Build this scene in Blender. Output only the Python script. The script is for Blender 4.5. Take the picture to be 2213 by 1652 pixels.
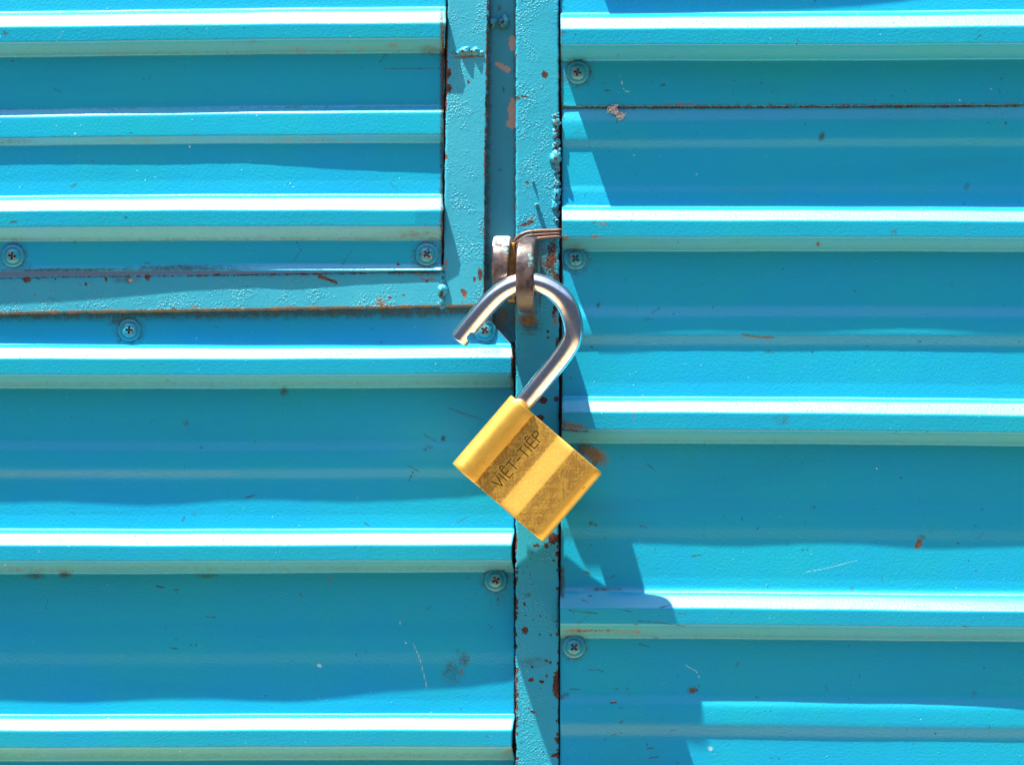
import bpy, bmesh, math, random
import numpy as np
from mathutils import Vector, noise as mnoise

C = bpy.context.scene
for o in list(bpy.data.objects):
    bpy.data.objects.remove(o, do_unlink=True)
COL = C.collection
random.seed(7)
RNG = np.random.default_rng(11)

# ------------------------------------------------------------------ scale
S = 0.0001724          # metres per drawing unit (lock body is 45 mm wide)
D = 7000.0             # camera distance in drawing units
ZF = 0.8               # depth scale of the relief
def P(x, y, d):
    d = d * ZF
    f = (D - d) / D
    return ((x - 1106) * S * f, -d * S, (826 - y) * S * f)

# ------------------------------------------------------------------ camera, light, exposure
cam = bpy.data.cameras.new('camera'); camo = bpy.data.objects.new('camera', cam); COL.objects.link(camo)
camo.location = (0, -D * S, 0); camo.rotation_euler = (math.pi / 2, 0, 0)
cam.sensor_width = 36; cam.lens = 36 * D / 2212; cam.clip_start = 0.01; cam.clip_end = 100
C.camera = camo

SUN_TRAVEL = Vector((0.32, 0.20, -1.0)).normalized()
sun_pos = -SUN_TRAVEL
elev = math.asin(sun_pos.z); azi = math.atan2(sun_pos.x, sun_pos.y)
w = bpy.data.worlds.new('World'); C.world = w; w.use_nodes = True
nt = w.node_tree; nt.nodes.clear()
sky = nt.nodes.new('ShaderNodeTexSky'); sky.sky_type = 'NISHITA'; sky.sun_disc = False
sky.sun_elevation = elev; sky.sun_rotation = azi
bg = nt.nodes.new('ShaderNodeBackground'); bg.inputs['Strength'].default_value = 0.15
nt.links.new(sky.outputs[0], bg.inputs['Color'])
# surroundings below and around the skyline: sunlit pale ground, unseen dark band added opposite the wall to deepen the shade
gb = nt.nodes.new('ShaderNodeBackground'); gb.inputs['Strength'].default_value = 1.0
tc = nt.nodes.new('ShaderNodeTexCoord'); sx = nt.nodes.new('ShaderNodeSeparateXYZ')
nt.links.new(tc.outputs['Generated'], sx.inputs[0])
def wmap(lo, hi):
    m_ = nt.nodes.new('ShaderNodeMapRange'); m_.inputs['From Min'].default_value = lo; m_.inputs['From Max'].default_value = hi
    nt.links.new(sx.outputs['Z'], m_.inputs['Value']); return m_.outputs[0]
gm = nt.nodes.new('ShaderNodeMix'); gm.data_type = 'RGBA'
nt.links.new(wmap(-0.72, -0.38), gm.inputs[0])
gm.inputs[6].default_value = (0.88, 0.70, 0.40, 1); gm.inputs[7].default_value = (0.024, 0.038, 0.058, 1)
nt.links.new(gm.outputs[2], gb.inputs['Color'])
mx = nt.nodes.new('ShaderNodeMixShader'); nt.links.new(wmap(0.42, 0.56), mx.inputs[0])
nt.links.new(gb.outputs[0], mx.inputs[1]); nt.links.new(bg.outputs[0], mx.inputs[2])
wo = nt.nodes.new('ShaderNodeOutputWorld'); nt.links.new(mx.outputs[0], wo.inputs[0])

sl = bpy.data.lights.new('sun', 'SUN'); sl.energy = 5.0; sl.angle = math.radians(0.5); sl.color = (1.0, 0.94, 0.77)
so = bpy.data.objects.new('sun', sl); COL.objects.link(so)
so.rotation_euler = SUN_TRAVEL.to_track_quat('-Z', 'Y').to_euler(); so.location = (-0.3, -0.25, 1)

C.render.engine = 'CYCLES'
vs = C.view_settings; vs.view_transform = 'Standard'; vs.look = 'None'; vs.gamma = 1; vs.use_curve_mapping = False
vs.exposure = 1.6

# ------------------------------------------------------------------ node helpers
class NB:
    def __init__(self, name):
        self.m = bpy.data.materials.new(name); self.m.use_nodes = True
        self.t = self.m.node_tree; self.t.nodes.clear()
        self.out = self.t.nodes.new('ShaderNodeOutputMaterial')
        self.tc = self.t.nodes.new('ShaderNodeTexCoord')
        self.co = self.tc.outputs['Object']
    def n(self, typ, **kw):
        nd = self.t.nodes.new(typ)
        for k, v in kw.items(): setattr(nd, k, v)
        return nd
    def l(self, a, b): self.t.links.new(a, b)
    def put(self, sock, v):
        if isinstance(v, bpy.types.NodeSocket): self.l(v, sock)
        else: sock.default_value = v
    def math(self, op, a, b=0.0, clamp=False):
        nd = self.n('ShaderNodeMath', operation=op); nd.use_clamp = clamp
        self.put(nd.inputs[0], a); self.put(nd.inputs[1], b); return nd.outputs[0]
    def noise(self, scale, detail=3, rough=0.55, stretch=None, dist=0.0):
        nd = self.n('ShaderNodeTexNoise'); nd.inputs['Scale'].default_value = scale
        nd.inputs['Detail'].default_value = detail; nd.inputs['Roughness'].default_value = rough
        nd.inputs['Distortion'].default_value = dist
        if stretch:
            mp = self.n('ShaderNodeMapping'); mp.inputs['Scale'].default_value = stretch
            if len(stretch) > 3: pass
            self.l(self.co, mp.inputs['Vector']); self.l(mp.outputs[0], nd.inputs['Vector'])
        else: self.l(self.co, nd.inputs['Vector'])
        return nd.outputs['Fac']
    def voro(self, scale, feature='F1', rnd=1.0):
        nd = self.n('ShaderNodeTexVoronoi', feature=feature); nd.inputs['Scale'].default_value = scale
        nd.inputs['Randomness'].default_value = rnd
        self.l(self.co, nd.inputs['Vector']); return nd.outputs['Distance']
    def ramp(self, v, a, b, c=0.0, d=1.0, smooth=True):
        nd = self.n('ShaderNodeMapRange'); nd.interpolation_type = 'SMOOTHSTEP' if smooth else 'LINEAR'
        self.put(nd.inputs['Value'], v)
        nd.inputs['From Min'].default_value = a; nd.inputs['From Max'].default_value = b
        nd.inputs['To Min'].default_value = c; nd.inputs['To Max'].default_value = d
        return nd.outputs[0]
    def mix(self, f, a, b):
        nd = self.n('ShaderNodeMix', data_type='RGBA')
        self.put(nd.inputs[0], f)
        for s_, v in ((nd.inputs[6], a), (nd.inputs[7], b)):
            if isinstance(v, tuple): v = (*v, 1.0) if len(v) == 3 else v
            self.put(s_, v)
        return nd.outputs[2]
    def attr(self, name):
        nd = self.n('ShaderNodeAttribute'); nd.attribute_name = name; return nd.outputs['Fac']
    def bump(self, h, dist, strength=1.0, normal=None):
        nd = self.n('ShaderNodeBump'); nd.inputs['Strength'].default_value = strength
        nd.inputs['Distance'].default_value = dist; self.l(h, nd.inputs['Height'])
        if normal: self.l(normal, nd.inputs['Normal'])
        return nd.outputs[0]
    def principled(self, **kw):
        p = self.n('ShaderNodeBsdfPrincipled')
        for k, v in kw.items():
            if k == 'Tangent':                 # rolled sheet: gloss spread along the rolling direction
                cx = self.n('ShaderNodeCombineXYZ')
                for i_ in range(3): cx.inputs[i_].default_value = v[i_]
                v = cx.outputs[0]
            if isinstance(v, tuple) and len(v) == 3: v = (*v, 1.0)
            self.put(p.inputs[k.replace('_', ' ')], v)
        self.l(p.outputs[0], self.out.inputs[0]); return p

RUST_D = (0.035, 0.012, 0.008); RUST_M = (0.16, 0.058, 0.032); RUST_O = (0.30, 0.135, 0.035)
DIRT_SHADE = (0.012, 0.030, 0.033); PALE = (0.52, 0.34, 0.30)  # first tone serves grime marks and the shadow painted along the sheet lip

def paint(name, base, alt, rough=0.38, peel=0.00004, blister=0.0, blister_thr=(0.5, 0.62), specks=1.0, coat=0.25, rust_mid=RUST_M, spec=0.6, ior=1.5, aniso=0.0):
    b = NB(name)
    big = b.noise(22, 3, 0.6); streak = b.noise(9, 4, 0.6, stretch=(1.0, 1, 9.0))
    col = b.mix(b.ramp(big, 0.3, 0.7), base, alt)
    dk = tuple(c * 0.80 for c in base)
    col = b.mix(b.math('MULTIPLY', b.ramp(streak, 0.5, 0.75), 0.35), col, dk)
    n1 = b.noise(420, 5, 0.65); n2 = b.noise(1500, 3, 0.6); n3 = b.noise(130, 4, 0.6)
    # small flecks in the paint
    fl = b.math('MULTIPLY', b.ramp(b.noise(520, 2, 0.5), 0.70, 0.74), b.ramp(b.noise(60, 2, 0.5), 0.50, 0.62))
    col = b.mix(b.math('MULTIPLY', fl, 0.65 * specks), col, (0.02, 0.06, 0.07))
    edge_n = b.math('ADD', b.math('ADD', b.math('MULTIPLY', b.math('SUBTRACT', n1, 0.5), 1.9), b.math('MULTIPLY', b.math('SUBTRACT', n3, 0.5), 0.6)), b.math('MULTIPLY', b.math('SUBTRACT', n2, 0.5), 1.9))
    dirt = b.math('ADD', b.attr('dirt'), b.math('MULTIPLY', edge_n, b.ramp(b.attr('dirt'), 0.02, 0.3, 0.0, 0.6)))  # dirt also carries the shadow painted along the sheet lip
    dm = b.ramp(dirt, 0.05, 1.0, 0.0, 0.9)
    col = b.mix(dm, col, b.mix(n3, DIRT_SHADE, (0.060, 0.062, 0.042)))
    du = b.math('MULTIPLY', b.ramp(b.math('ADD', b.attr('dust'), b.math('MULTIPLY', edge_n, 0.25)), 0.1, 0.9), b.ramp(b.attr('dust'), 0.0, 0.15, 0.0, 0.32))
    col = b.mix(du, col, b.mix(n3, (0.32, 0.42, 0.26), (0.22, 0.36, 0.26)))
    pal = b.ramp(b.math('ADD', b.attr('pale'), b.math('MULTIPLY', edge_n, 0.7)), 0.42, 0.52)
    col = b.mix(b.math('MULTIPLY', pal, b.ramp(b.attr('pale'), 0.0, 0.1)), col, b.mix(n1, PALE, (0.38, 0.22, 0.18)))
    ra = b.attr('rust')
    rm = b.math('MULTIPLY', b.ramp(b.math('ADD', ra, b.math('MULTIPLY', edge_n, 0.85)), 0.42, 0.50), b.ramp(ra, 0.02, 0.15))
    rc = b.mix(b.ramp(n1, 0.35, 0.65), RUST_D, rust_mid)
    col = b.mix(rm, col, rc)
    oa = b.attr('orange')
    om = b.math('MULTIPLY', b.ramp(b.math('ADD', oa, b.math('MULTIPLY', edge_n, 0.6)), 0.15, 0.95), b.ramp(oa, 0.02, 0.2))
    col = b.mix(om, col, b.mix(b.ramp(n1, 0.3, 0.7), (0.13, 0.06, 0.02), RUST_O))
    ba = b.attr('bright')
    bm_ = b.ramp(b.math('ADD', ba, b.math('MULTIPLY', edge_n, 0.12)), 0.3, 0.6)
    col = b.mix(b.math('MULTIPLY', b.math('MULTIPLY', bm_, 0.8), b.ramp(ba, 0.0, 0.1)), col, (0.55, 0.66, 0.66))
    # relief
    h = b.math('MULTIPLY', b.noise(1150, 3, 0.6), 1.0)
    h = b.math('ADD', h, b.math('MULTIPLY', b.ramp(b.voro(360), 0.13, 0.0), b.ramp(b.noise(170, 1), 0.55, 0.6, 0.0, 1.6)))
    if blister:
        pat = b.ramp(b.noise(75, 3, 0.6), *blister_thr)
        vb = b.ramp(b.voro(1350, 'SMOOTH_F1'), 0.60, 0.05)
        h = b.math('ADD', h, b.math('MULTIPLY', b.math('MULTIPLY', b.math('MULTIPLY', vb, b.ramp(b.noise(1700, 2), 0.32, 0.62, 0.25, 1.25)), pat), blister))
    h = b.math('SUBTRACT', h, b.math('MULTIPLY', rm, 2.2))
    h = b.math('SUBTRACT', h, b.math('MULTIPLY', pal, 0.8))
    nrm = b.bump(h, peel)
    rg = b.math('ADD', b.math('ADD', rough, b.math('MULTIPLY', b.math('SUBTRACT', n3, 0.5), 0.12)), b.math('MULTIPLY', b.math('MAXIMUM', rm, dm), 0.35), True)
    b.principled(Base_Color=col, Roughness=rg, Specular_IOR_Level=spec, IOR=ior, Normal=nrm, Coat_Weight=coat, Coat_Roughness=0.3, Coat_Normal=nrm, **({'Anisotropic': aniso, 'Tangent': (1.0, 0.0, 0.0)} if aniso else {}))
    return b.m

BLUE = (0.005, 0.335, 0.565); BLUE2 = (0.006, 0.355, 0.505)
M_SHEET = paint('blue_sheet_paint', BLUE, BLUE2, 0.44, 0.00012, coat=0.0, spec=0.75, ior=1.5, aniso=0.66)
M_FRAME = paint('teal_frame_paint', (0.022, 0.30, 0.44), (0.03, 0.33, 0.46), 0.50, 0.00010, 2.1, (0.46, 0.62), coat=0.0, spec=0.5)
M_POST = paint('teal_post_paint', (0.014, 0.29, 0.43), (0.02, 0.32, 0.46), 0.48, 0.00010, 1.8, (0.44, 0.60), coat=0.0, spec=0.45, rust_mid=(0.10, 0.028, 0.018))
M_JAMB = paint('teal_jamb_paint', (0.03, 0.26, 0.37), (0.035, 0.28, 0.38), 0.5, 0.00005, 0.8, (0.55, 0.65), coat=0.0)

def metal(name, col, col2, rough, metallic=1.0, bumpd=0.00002, scale=900, thr=(0.4, 0.6), rvar=0.15, scale2=90):
    b = NB(name)
    n1 = b.noise(scale, 4, 0.6); n2 = b.noise(scale2, 3, 0.6)
    c = b.mix(b.ramp(b.math('ADD', b.math('MULTIPLY', n1, 0.6), b.math('MULTIPLY', n2, 0.4)), *thr), col, col2)
    r = b.math('ADD', rough, b.math('MULTIPLY', b.math('SUBTRACT', n1, 0.5), rvar), True)
    b.principled(Base_Color=c, Roughness=r, Metallic=metallic, Normal=b.bump(n1, bumpd))
    return b.m

def eye_material():
    b = NB('brown_eye_paint')
    n1 = b.noise(300, 5, 0.65); n2 = b.noise(900, 3, 0.6); n3 = b.noise(110, 3)
    c = b.mix(b.ramp(n1, 0.35, 0.65), (0.030, 0.018, 0.017), (0.075, 0.046, 0.043))
    c = b.mix(b.ramp(b.math('ADD', b.math('MULTIPLY', n3, 0.7), b.math('MULTIPLY', n2, 0.3)), 0.56, 0.60), c, (0.10, 0.26, 0.27))
    c = b.mix(b.ramp(b.noise(240, 4, 0.6), 0.62, 0.68), c, (0.16, 0.065, 0.03))
    pa = b.ramp(b.math('ADD', b.attr('pale'), b.math('MULTIPLY', b.math('SUBTRACT', n1, 0.5), 1.6)), 0.45, 0.55)
    c = b.mix(pa, c, (0.50, 0.53, 0.54))  # pale upper rim: a glint put into the colour
    b.principled(Base_Color=c, Roughness=b.ramp(n1, 0.3, 0.7, 0.28, 0.5), Specular_IOR_Level=0.9, Metallic=0.0, Normal=b.bump(n2, 0.00004))
    return b.m
M_EYE = eye_material()

def brass_material():
    b = NB('worn_brass')
    n1 = b.noise(1300, 5, 0.7, dist=0.8); n2 = b.noise(70, 3, 0.6); n4 = b.noise(260, 4, 0.65)
    s1 = b.noise(500, 3, 0.6, stretch=(0.25, 1, 2.6), dist=0.6); s2 = b.noise(500, 3, 0.6, stretch=(2.6, 1, 0.3), dist=0.6)
    st = b.math('ADD', b.math('MULTIPLY', s1, 0.5), b.math('MULTIPLY', s2, 0.5))
    mot = b.math('ADD', b.math('MULTIPLY', n1, 0.45), b.math('ADD', b.math('MULTIPLY', st, 0.3), b.math('MULTIPLY', n4, 0.25)))
    tar = b.math('MULTIPLY', b.ramp(mot, 0.43, 0.54), b.ramp(b.attr('tarnish'), 0.0, 1.0, 0.12, 1.0))
    c = b.mix(b.ramp(n2, 0.35, 0.65), (0.85, 0.50, 0.085), (0.79, 0.445, 0.075))
    c = b.mix(b.math('MULTIPLY', tar, 0.75), c, (0.24, 0.125, 0.03))
    pit = b.ramp(b.noise(300, 3, 0.55), 0.70, 0.74)
    c = b.mix(b.math('MULTIPLY', pit, 0.6), c, (0.14, 0.07, 0.03))
    h = b.math('ADD', b.math('MULTIPLY', n1, 0.6), b.math('MULTIPLY', st, 0.5))
    b.principled(Base_Color=c, Metallic=0.8, Coat_Weight=0.3, Coat_Roughness=0.42, Roughness=b.math('ADD', b.math('MULTIPLY', tar, 0.10), b.ramp(n4, 0.3, 0.7, 0.44, 0.52)), Normal=b.bump(h, 0.00006))
    return b.m
M_BRASS = brass_material()
M_GROOVE = metal('tarnished_groove', (0.05, 0.025, 0.008), (0.10, 0.05, 0.015), 0.5, 0.8)
M_CHROME = metal('worn_chrome', (0.95, 0.82, 0.80), (0.74, 0.61, 0.62), 0.19, 1.0, 0.000012, 700, (0.46, 0.62), 0.18, 60)
M_RUST = metal('rusty_plate', (0.42, 0.17, 0.02), (0.14, 0.05, 0.012), 0.6, 0.0, 0.00008, 500)
M_WIRE = metal('rusty_wire', (0.09, 0.042, 0.034), (0.24, 0.13, 0.11), 0.45, 0.35, 0.00006, 500)
M_LINT = metal('pink_lint', (0.72, 0.52, 0.45), (0.80, 0.64, 0.58), 0.9, 0.0)

def screw_material():
    b = NB('screw_paint')
    sep = b.n('ShaderNodeSeparateXYZ'); b.l(b.co, sep.inputs[0])
    oi = b.n('ShaderNodeObjectInfo')
    X, Y, Z = sep.outputs
    r = b.math('SQRT', b.math('ADD', b.math('MULTIPLY', X, X), b.math('MULTIPLY', Z, Z)))
    r = b.math('DIVIDE', r, S)
    va = b.n('ShaderNodeVectorMath', operation='ADD'); b.l(b.co, va.inputs[0]); b.l(oi.outputs['Location'], va.inputs[1])
    b.co = va.outputs[0]
    n1 = b.noise(480, 4, 0.6); n2 = b.noise(200, 3)
    c = b.mix(n2, (0.012, 0.28, 0.40), (0.03, 0.30, 0.40))
    inner = b.ramp(b.math('ADD', b.math('DIVIDE', r, 26.0), b.math('MULTIPLY', b.math('SUBTRACT', n1, 0.5), 1.2)), 0.42, 0.34)
    c = b.mix(b.math('MULTIPLY', b.math('MULTIPLY', inner, b.ramp(b.noise(330, 2), 0.44, 0.54)), 0.85), c, b.mix(n1, (0.035, 0.03, 0.026), (0.42, 0.42, 0.38)))
    rim = b.math('MULTIPLY', b.ramp(r, 22.0, 25.0), b.ramp(n1, 0.42, 0.55))
    c = b.mix(b.math('MULTIPLY', rim, 0.75), c, (0.26, 0.36, 0.36))
    chip = b.ramp(b.noise(260, 4, 0.6), 0.67, 0.70)
    c = b.mix(chip, c, (0.10, 0.07, 0.05))
    b.principled(Base_Color=c, Roughness=0.26, Specular_IOR_Level=0.7, Normal=b.bump(n1, 0.00005))
    return b.m
M_SCREW = screw_material()
M_RECESS = metal('rusty_recess', (0.008, 0.008, 0.009), (0.022, 0.018, 0.015), 0.6, 0.0, 0.00004, 500, (0.5, 0.68))

# ------------------------------------------------------------------ object helpers
def tag(o, label, cat, group=None, kind=None):
    if label: o['label'] = label
    if cat: o['category'] = cat
    if group: o['group'] = group
    if kind: o['kind'] = kind
    return o

def empty(name, loc):
    o = bpy.data.objects.new(name, None); o.empty_display_size = 0.004
    o.location = loc; COL.objects.link(o); return o

def wpos(o):
    v = Vector(o.location)
    while o.parent: o = o.parent; v = v + Vector(o.location)
    return v

def obj_np(name, V, F, mat, parent=None, loc=None, attrs=None, smooth=True, mats=None, fmat=None):
    """V world coordinates (n,3), F list/array of faces. The object's origin goes to loc."""
    V = np.asarray(V, float)
    if loc is None: loc = V.mean(0)
    base = Vector(loc)
    me = bpy.data.meshes.new(name)
    V = V - np.array(base)
    me.from_pydata(V.tolist(), [], F if isinstance(F, list) else F.tolist())
    me.update()
    if smooth: me.polygons.foreach_set('use_smooth', [True] * len(me.polygons))
    for k, a in (attrs or {}).items():
        at = me.attributes.new(k, 'FLOAT', 'POINT'); at.data.foreach_set('value', np.asarray(a, np.float32).ravel())
    for m in (mats or [mat]): me.materials.append(m)
    if fmat is not None: me.polygons.foreach_set('material_index', fmat)
    o = bpy.data.objects.new(name, me); COL.objects.link(o)
    if parent: o.parent = parent; o.location = base - wpos(parent)
    else: o.location = base
    return o

def bake(o):
    """apply modifiers without operators"""
    dg = bpy.context.evaluated_depsgraph_get(); dg.update()
    me = bpy.data.meshes.new_from_object(o.evaluated_get(dg))
    old = o.data; o.modifiers.clear(); o.data = me; nm = old.name
    bpy.data.meshes.remove(old); me.name = nm
    return o

def gridfaces(nr, nc):
    i = np.arange(nr - 1)[:, None]; j = np.arange(nc - 1)[None, :]
    a = i * nc + j
    return np.stack([a, a + nc, a + nc + 1, a + 1], -1).reshape(-1, 4)

def PV(X, Y, Dd):
    Dd = Dd * ZF
    f = (D - Dd) / D
    return np.stack([(X - 1106) * S * f, -Dd * S, (826 - Y) * S * f], -1)

def sm(x): x = np.clip(x, 0, 1); return x * x * (3 - 2 * x)

def marks(X, Y, lst):
    A = {k: np.zeros(X.shape) for k in ('rust', 'dirt', 'pale', 'orange', 'bright', 'dust')}
    for m in lst:
        kind = m[0]; a = A[kind]
        if isinstance(m[1], list):                 # polyline (pts, width, strength)
            pts, wd, st = m[1], m[2], m[3] if len(m) > 3 else 1.0
            dist = np.full(X.shape, 1e9)
            for (x0, y0), (x1, y1) in zip(pts[:-1], pts[1:]):
                dx, dy = x1 - x0, y1 - y0; L = dx * dx + dy * dy + 1e-9
                t = np.clip(((X - x0) * dx + (Y - y0) * dy) / L, 0, 1)
                dist = np.minimum(dist, np.hypot(X - x0 - t * dx, Y - y0 - t * dy))
            v = st * np.clip(1.3 - dist / wd, 0, 1)
        else:                                      # ellipse x, y, rx, ry, angle, strength
            _, x, y, rx, ry = m[:5]; an = math.radians(m[5]) if len(m) > 5 else 0; st = m[6] if len(m) > 6 else 1.0
            dx, dy = X - x, Y - y; u = (dx * math.cos(an) + dy * math.sin(an)) / rx; vv = (-dx * math.sin(an) + dy * math.cos(an)) / ry
            v = st * np.clip(1.35 - np.hypot(u, vv), 0, 1)
        np.maximum(a, v, out=a)
    return A

def fv(spec, x):
    """number or list of (x, value) pairs"""
    if isinstance(spec, (int, float)): return np.full_like(x, float(spec))
    xs, ys = zip(*spec); return np.interp(x, xs, ys)

def sheet(label, knots, x0, x1, xref, xr=None, xl=None, ystep=2.0, xstep=4.0, mk=(), sig=0.8, seed=0, soft=1.0):
    """Corrugated sheet: knots (y_a, y_b, depth) at xref a and b; depth a number or (x, depth) pairs."""
    ends = np.array([x0, x1], float)
    def off(sp, q): return [(px_, v + q) for px_, v in sp] if isinstance(sp, list) else sp + q
    kn = [knots[0]]; crest = False
    for k in knots[1:]:                       # pressed ribs: near-upright foot, softer shoulder, slightly domed crest
        p = kn[-1]; d0 = fv(p[2], ends); d1 = fv(k[2], ends)
        if (d1 - d0).min() > 25 and not isinstance(p[2], list):
            wd = k[0] - p[0]
            kn[-1] = (p[0], p[1], p[2] + 2.6)
            kn.insert(len(kn) - 1, (p[0] - 34, p[1] - 34, p[2]))
            f_ = max(0.35, 1 - 0.97 * (wd + 3) / float((d1 - d0).mean()))
            dm = [(q, p[2] + f_ * (v - p[2])) for q, v in k[2]] if isinstance(k[2], list) else p[2] + f_ * (k[2] - p[2])
            kn.append((p[0] + 0.07 * wd, p[1] + 0.07 * wd, dm))
            kn.append((k[0] + 3, k[1] + 3, off(k[2], 1.2))); crest = True
        elif crest:
            kn.append((k[0], k[1], off(k[2], -1.6))); crest = False
        else: kn.append(k)
    knots = kn
    ya = np.array([k[0] for k in knots], float); yb = np.array([k[1] for k in knots], float)
    yn = (ya + yb) / 2
    rows = np.arange(yn[0], yn[-1] + 0.01, ystep); nr = len(rows)
    t = np.linspace(0, 1, int((x1 - x0) / xstep) + 2)
    xr_ = np.array([xr(y) if xr else x1 for y in rows]); xl_ = np.array([xl(y) if xl else x0 for y in rows])
    X = xl_[:, None] + t[None, :] * (xr_ - xl_)[:, None]
    xc = x0 + t * (x1 - x0)
    tt = (xc - xref[0]) / (xref[1] - xref[0])
    Y = np.empty_like(X); Dp = np.empty_like(X)
    KD = np.stack([fv(k[2], xc) for k in knots])
    ker = np.exp(-0.5 * (np.arange(-6, 7) / sig) ** 2); ker /= ker.sum()
    ker2 = np.exp(-0.5 * (np.arange(-12, 13) / 5.0) ** 2); ker2 /= ker2.sum()
    wsoft = np.zeros(nr)
    for p_, q_ in zip(knots[:-1], knots[1:]):
        rise = abs(float((fv(q_[2], xc) - fv(p_[2], xc)).mean()))
        if 4 < rise < 24: wsoft[(rows > (p_[0] + p_[1]) / 2 - 9) & (rows < (q_[0] + q_[1]) / 2 + 9)] = soft
    wsoft = np.convolve(np.pad(wsoft, 12, mode='edge'), ker2, mode='valid')
    for j in range(len(xc)):
        yk = ya + (yb - ya) * tt[j]
        Y[:, j] = np.interp(rows, yn, yk)
        d = np.interp(rows, yn, KD[:, j])
        Dp[:, j] = (1 - wsoft) * np.convolve(np.pad(d, 6, mode='edge'), ker, mode='valid') + wsoft * np.convolve(np.pad(d, 12, mode='edge'), ker2, mode='valid')
    ph = seed * 1.7
    Dp += 0.8 * np.sin(X / 173.0 + ph) * np.sin(Y / 260.0 + ph) + 0.5 * np.sin(X / 71.0 + 2 * ph + Y / 190)
    Dp += 0.08 * np.sin(X / 23.0 + 3 * ph) * np.sin(Y / 61.0 + X / 97.0) + 0.05 * np.sin(X / 11.0 + Y / 37.0 + ph)
    Y += 0.25 * np.sin(X / 47.0 + 2 * ph + Y / 90.0) + 0.9 * np.sin(X / 210.0 + ph + Y / 400.0)
    A = marks(X, Y, mk)
    V = PV(X, Y, Dp).reshape(-1, 3)
    o = obj_np('corrugated_sheet', V, gridfaces(nr, len(xc)), M_SHEET, attrs={k: v.ravel() for k, v in A.items()})
    md = o.modifiers.new('thick', 'SOLIDIFY'); md.thickness = 4.0 * S; md.offset = -1 if o.data.polygons[0].normal.y < 0 else 1
    bake(o)
    tag(o, label, 'metal sheet', 'corrugated sheets on the door and wall')
    return o

def rnd_marks(n, xa, xb, ya, yb, seed):
    r = random.Random(seed); out = []
    for _ in range(n):
        x, y = r.uniform(xa, xb), r.uniform(ya, yb); k = r.random()
        if k < 0.45:
            out.append(('dirt', x, y, r.uniform(1.5, 4), r.uniform(1.2, 3), r.uniform(0, 180), r.uniform(0.6, 1.0)))
        elif k < 0.8:
            L = r.uniform(5, 22); a = r.gauss(-0.2, 0.7)
            out.append(('dirt', [(x, y), (x + L * math.cos(a) * .5, y + L * math.sin(a) * .5 + r.uniform(-1, 1)), (x + L * math.cos(a), y + L * math.sin(a))], r.uniform(1.6, 2.4), r.uniform(0.5, 0.9)))
        elif k < 0.9:
            out.append(('dirt', x, y, r.uniform(6, 14), r.uniform(4, 10), r.uniform(0, 180), r.uniform(0.25, 0.45)))
        else:
            out.append(('bright', x, y, r.uniform(1.5, 2.5), r.uniform(1.5, 2.5), 0, 0.9))
    return out

def halo(x, y):
    return [('dirt', x, y + 1, 33, 33, 0, 0.85), ('dirt', x + 4, y - 18, 26, 16, 0, 0.5), ('orange', x - 4, y - 22, 18, 8, 0, 0.35)]

SCREWS = [(28, 553, 27), (922, 550, 27), (280, 713, 0), (1047, 713, 0), (1071, 1252, 0), (1248, 157, 50), (1243, 558, 50), (1240, 1396, 50)]

# ------------------------------------------------------------------ corrugated sheets
UL = [(-430, -440, 0), (-375, -386, 0), (-349, -360, 55), (-306, -317, 55), (-280, -292, 0),
      (29, 19, 0), (55, 47, [(0, 51.5), (960, 55.5)]), (92.5, 83.5, [(0, 51.5), (960, 55.5)]), (122, 113, 0),
      (237, 228, 0), (253, 241, [(0, 15), (500, 16), (960, 22)]), (298, 291.5, [(0, 15), (500, 16), (960, 22)]), (314, 307, 0),
      (427, 422, 0), (453, 451, [(0, 63), (900, 60), (960, 52)]), (492, 488, [(0, 63), (900, 60), (960, 52)]), (521, 518, 27),
      (568, 570, 27), (577, 577, [(0, 28.5), (450, 28.5), (600, 31), (960, 33)]), (587, 583, [(0, 32), (450, 32), (620, 38.5), (960, 39.5)])]
def ul_edge(y): return float(np.interp(y, [-430, 0, 250, 400, 590], [966, 963, 959, 957, 955])) + 0.9 * math.sin(y / 23.0) + 0.6 * math.sin(y / 7.0)
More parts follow.
